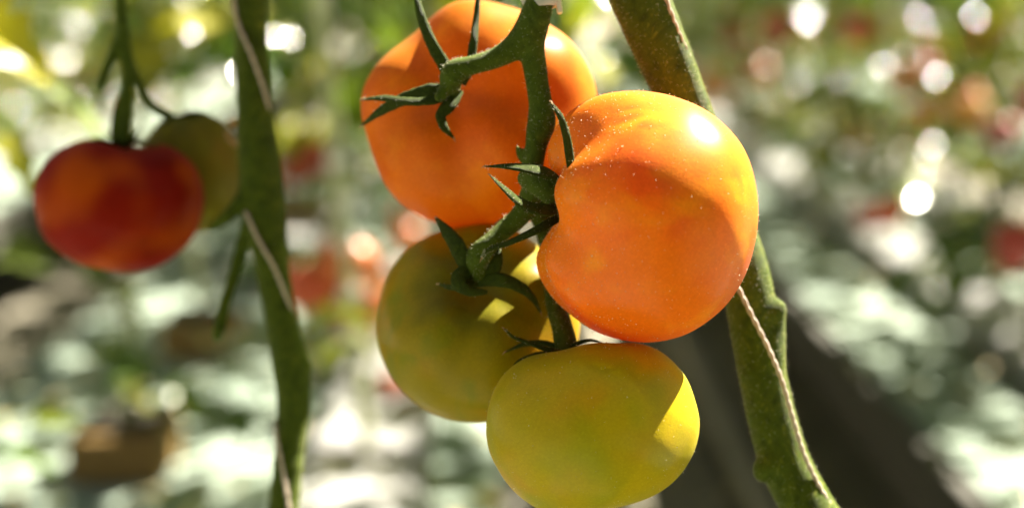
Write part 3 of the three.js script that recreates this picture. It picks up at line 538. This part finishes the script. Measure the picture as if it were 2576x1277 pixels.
// own row: blocks stand straight on the film
const nearBlock = P(288, 1215, 2.178), farBlock = P(490, 905, 2.90);
block(nearBlock.x, nearBlock.z - 0.07, BED, 'wide brown fibre block with its top shade painted dark, on the bed below the red tomato', 'brown blocks on the near bed');
block(farBlock.x, farBlock.z - 0.07, BED, 'smaller brown fibre block on the bed next to the dark stem', 'brown blocks on the near bed');
for (let k = 0; k < 9; k++) block(-0.62, -4.1 - k * 1.05, BED + 0.0735, 'brown fibre block half hidden by leaves far along the near bed', 'brown blocks far along the near bed');
slabRow(1.06, 'on the bed across the aisle beyond the thick stem', 'grow bags across the aisle');
slabRow(1.45, 'on the outer half of the bed across the aisle', 'outer grow bags across the aisle');
slabRow(-0.62, 'under far plants along the near bed', 'grow bags in the middle of the near bed', -3.95);
slabRow(-0.22, 'along the aisle edge of the near bed', 'grow bags along the near bed');
slabRow(-2.2, 'on the shaded bed behind the red tomato', 'grow bags on the shaded bed');
const own = [], right = [], left = [];
own.push(...plant(nearBlock.x, nearBlock.z - 0.07, 501, 'tomato plant rooted in the wide brown block below the red tomato', 'plants in the near brown blocks', { low: 0, canopy: 16, lean: -0.2, fruits: 0 }));
own.push(...plant(farBlock.x, farBlock.z - 0.07, 502, 'tomato plant rooted in the smaller brown block next to the dark stem', 'plants in the near brown blocks', { low: 0.04, canopy: 16, lean: 0.1, fruits: 0 }));
for (let k = 0; k < 9; k++) own.push(...plant(-0.62, -4.1 - k * 1.05, 510 + k, 'blurred tomato plant far along the near bed', 'plants along the near bed', { low: 0.6, canopy: 46, lean: 0.1, fruits: 2 }));
for (let k = 0; k < 24; k++) own.push(...plant(-0.22 + (k % 2) * 0.06, -2.05 - k * 0.55, 540 + k, 'blurred tomato plant on a grow bag along the aisle edge of the near bed', 'plants along the aisle edge', { low: 0.3, canopy: 34, lean: 0, fruits: 1 }));
for (let k = 0; k < 24; k++) right.push(...plant(1.06 + (k % 2) * 0.39, -1.75 - k * 0.52, 600 + k, 'blurred tomato plant on the bed across the aisle beyond the thick stem', 'plants across the aisle', { low: k % 2 ? 2.0 : 0.8, canopy: 38, lean: -0.1, fruits: 2, tall: 1.22 }));
for (let k = 0; k < 16; k++) left.push(...plant(-2.2 + (k % 2) * 0.07, -3.4 - k * 0.6, 700 + k, 'blurred tomato plant on the shaded bed behind the red tomato', 'plants on the shaded bed', { low: 1.0, lean: 0.1, fruits: k % 2 }));
for (let k = 0; k < 18; k++) right.push(...plant(2.6 + (k % 2) * 0.1, -3.5 - k * 0.6, 800 + k, 'blurred tomato plant in the far row beyond the bed across the aisle', 'plants in the far row', { low: 1.5, lean: 0, fruits: k % 2 }));
for (let k = 0; k < 12; k++) left.push(...plant(-3.7 + (k % 2) * 0.1, -9.5 - k * 0.6, 900 + k, 'blurred tomato plant on the farthest shaded bed behind the stalk of the red tomato', 'plants on the farthest shaded bed', { low: 1.0, lean: 0, fruits: k % 2 }));
// the rows go on behind the lens and shade the near side of the fruit
for (let k = 0; k < 9; k++) { plant(-0.22, 0.45 + k * 0.45, 950 + k, 'leafy tomato plant on the near bed behind the viewpoint', 'plants on the near bed behind the viewpoint', { low: 0.8, lean: 0, fruits: 0 }); plant(1.06, 0.2 + k * 0.45, 970 + k, 'leafy tomato plant across the aisle behind the viewpoint', 'plants across the aisle behind the viewpoint', { low: 0.8, lean: 0, fruits: 0 }); }
for (let k = 0; k < 4; k++) plant(0.05 + k * 0.22, 2.6, 990 + k, 'leafy tomato plant closing the aisle behind the viewpoint', 'plants closing the aisle behind the viewpoint', { low: 0.8, lean: 0, fruits: 0 });
// separate leaves of the two nearest plants behind the red tomato, each on its own stalk
function leafAt(parent, from, x, y, d, L, w, ang, seed, col) {
  const R = rng(seed * 7 + 3), face = V(R() - 0.3, 0.8, R() - 0.2), c = P(x, y, d), n = face.clone().normalize(), dir = camDir(Math.cos(ang), -Math.sin(ang), 0); dir.addScaledVector(n, -dir.dot(n)).normalize();
  const g = leaflet(L, w, R).toNonIndexed(); g.computeVertexNormals(); const side = dir.clone().cross(n), b = c.clone().addScaledVector(dir, -L / 2);
  g.applyMatrix4(new THREE.Matrix4().makeBasis(dir, n, side)); g.translate(b.x, b.y, b.z);
  const k = g.attributes.position.count, cc = new Float32Array(k * 3); for (let i = 0; i < k; i++) cc.set(col, i * 3); g.setAttribute('color', new THREE.BufferAttribute(cc, 3));
  const o = parent.position, f = from(y, d), m = part('leaf', local(g, o), M.leaf, parent);
  part('leaf_stalk', local(sweep([f, f.clone().lerp(b, 0.5).add(V(0, 0.04, 0)), b, b.clone().addScaledVector(dir, L * 0.1)], [0.0018, 0.0014, 0.001], { seg: 12, sides: 6 }), o), M.bgstem, m);
}
{
  const yellowed = [0.42, 0.38, 0.01], hue = rng(4242);
  const o = V(-0.55, BED, -1.22), t = thing('tomato_plant', 'tomato plant with a bright yellow leaf beside the red tomato', 'plant', o);
  const path = [V(0, 0, 0), V(0.02, 0.3, 0), V(0, 0.7, 0.02), V(0.02, 1.2, 0)], cv = curve(path);
  part('stem', sweep(path, [0.009, 0.006], { seg: 20, sides: 10 }), M.bgstem, t);
  const from = (y, d) => cv.getPoint(Math.min(0.95, Math.max(0.1, (P(0, y, d).y - BED) / 1.2))).add(o);
  leafAt(t, from, 18, 105, 1.12, 0.075, 0.028, 0.5, 1, yellowed);   // an old leaf gone yellow
  leafAt(t, from, 200, 262, 1.30, 0.070, 0.018, -0.35, 2, tint(hue));
  leafAt(t, from, 45, 395, 1.22, 0.075, 0.012, 1.15, 3, tint(hue));
  leafAt(t, from, 130, 1040, 1.40, 0.045, 0.014, 0.3, 6, tint(hue));
  leafAt(t, from, 30, 1140, 1.40, 0.090, 0.025, -0.4, 7, tint(hue));
  const near = scene.children.find((q) => q.name === 'tomato_plant'), fn = (y, d) => near.position.clone().add(V(-0.01, Math.max(0.05, P(0, y, d).y - near.position.y), 0));
  let i = 20;
  for (const [x, y, d, L, w, a] of [[235, 690, 1.98, 0.075, 0.022, 0.4], [320, 755, 1.98, 0.07, 0.02, 0.9], [60, 640, 1.98, 0.08, 0.025, 0.2], [330, 920, 1.9, 0.07, 0.03, 0.5], [345, 1000, 1.9, 0.05, 0.02, 0.8], [270, 880, 2.0, 0.05, 0.018, 2.6], [225, 960, 2.0, 0.07, 0.026, 2.8], [600, 1060, 1.9, 0.06, 0.025, 1.2], [650, 960, 1.9, 0.05, 0.02, 0.4], [480, 1000, 1.95, 0.08, 0.028, 0.2]]) leafAt(near, fn, x, y, d, L, w, a, i++, tint(hue));
  // unseen leaves added to the dark stem above frame, shading the red tomato
  const p0 = P(632, -170, 0.73);
  let j = 60; for (const [q, s, L] of [[c5, 0.34, 0.17], [c5, 0.40, 0.16], [c6, 0.36, 0.15], [P(650, 300, 0.73), 0.30, 0.14], [P(690, 700, 0.73), 0.48, 0.13], [P(250, 560, 0.74), 0.42, 0.15]]) {
    const e = q.clone().addScaledVector(SUN, s), g = leaflet(L, L * 0.34, rng(j++)).toNonIndexed(); g.computeVertexNormals();
    const n = SUN.clone().add(V(0, 0.5, 0)).normalize(), dir = V(Math.cos(j), 0.1, Math.sin(j)); dir.addScaledVector(n, -dir.dot(n)).normalize(); const b = e.clone().addScaledVector(dir, -L / 2);
    g.applyMatrix4(new THREE.Matrix4().makeBasis(dir, n, dir.clone().cross(n))); g.translate(b.x, b.y, b.z);
    const k = g.attributes.position.count, cc = new Float32Array(k * 3); for (let a = 0; a < k; a++) cc.set([0.09, 0.13, 0.008], a * 3); g.setAttribute('color', new THREE.BufferAttribute(cc, 3));
    const m = part('leaf', local(g, vl.position), M.leaf, vl); part('leaf_stalk', local(sweep([p0, p0.clone().lerp(b, 0.5).add(V(0, 0.03, 0)), b], [0.003, 0.0015], { seg: 10, sides: 6 }), vl.position), M.bgstem, m);
  }
}
{ // invented pale scraps on beds and floor; sunlit ones blur into bright discs
  const R = rng(313), g = leaflet(0.036, 0.011, R).toNonIndexed(); g.computeVertexNormals();
  const m = new THREE.InstancedMesh(g, new THREE.MeshStandardMaterial({ color: new THREE.Color(0.55, 0.46, 0.27), roughness: 0.8, side: THREE.DoubleSide }), 900), q = new THREE.Matrix4(), e = new THREE.Euler(), u = new THREE.Quaternion();
  for (let i = 0; i < 900; i++) { const k = R(), x = k < 0.35 ? -0.95 + 0.9 * R() : k < 0.6 ? 0.1 + 0.5 * R() : k < 0.85 ? 0.74 + 0.85 * R() : -1.7 + 0.6 * R(), onBed = (x < -0.02 && x > -0.98) || x > 0.72; e.set((R() - 0.5) * 0.5, R() * 6.28, (R() - 0.5) * 0.5); const s = 0.6 + 0.8 * R(); q.compose(V(x, (onBed ? BED + 0.012 : 0.008), -1.6 - 11 * R() * R()), u.setFromEuler(e), V(s, s, s)); m.setMatrixAt(i, q); }
  m.name = 'added_glint_scraps'; m.userData = { kind: 'stuff', label: 'pale straw coloured scraps added over beds and floor for bright blur discs', category: 'added scraps' }; m.castShadow = m.receiveShadow = true; scene.add(m);
}
farFruit(own, 'among the leaves of the near bed'); farFruit(right, 'among the leaves across the aisle'); farFruit(left, 'above the shaded bed');
bed(-4.2, -3.1, -17, -4, 'farthest shaded growing bed behind the stalk of the red tomato');
bed(2.2, 3.1, -17, -2.5, 'far growing bed beyond the bed across the aisle');

renderer.render(scene, camera);
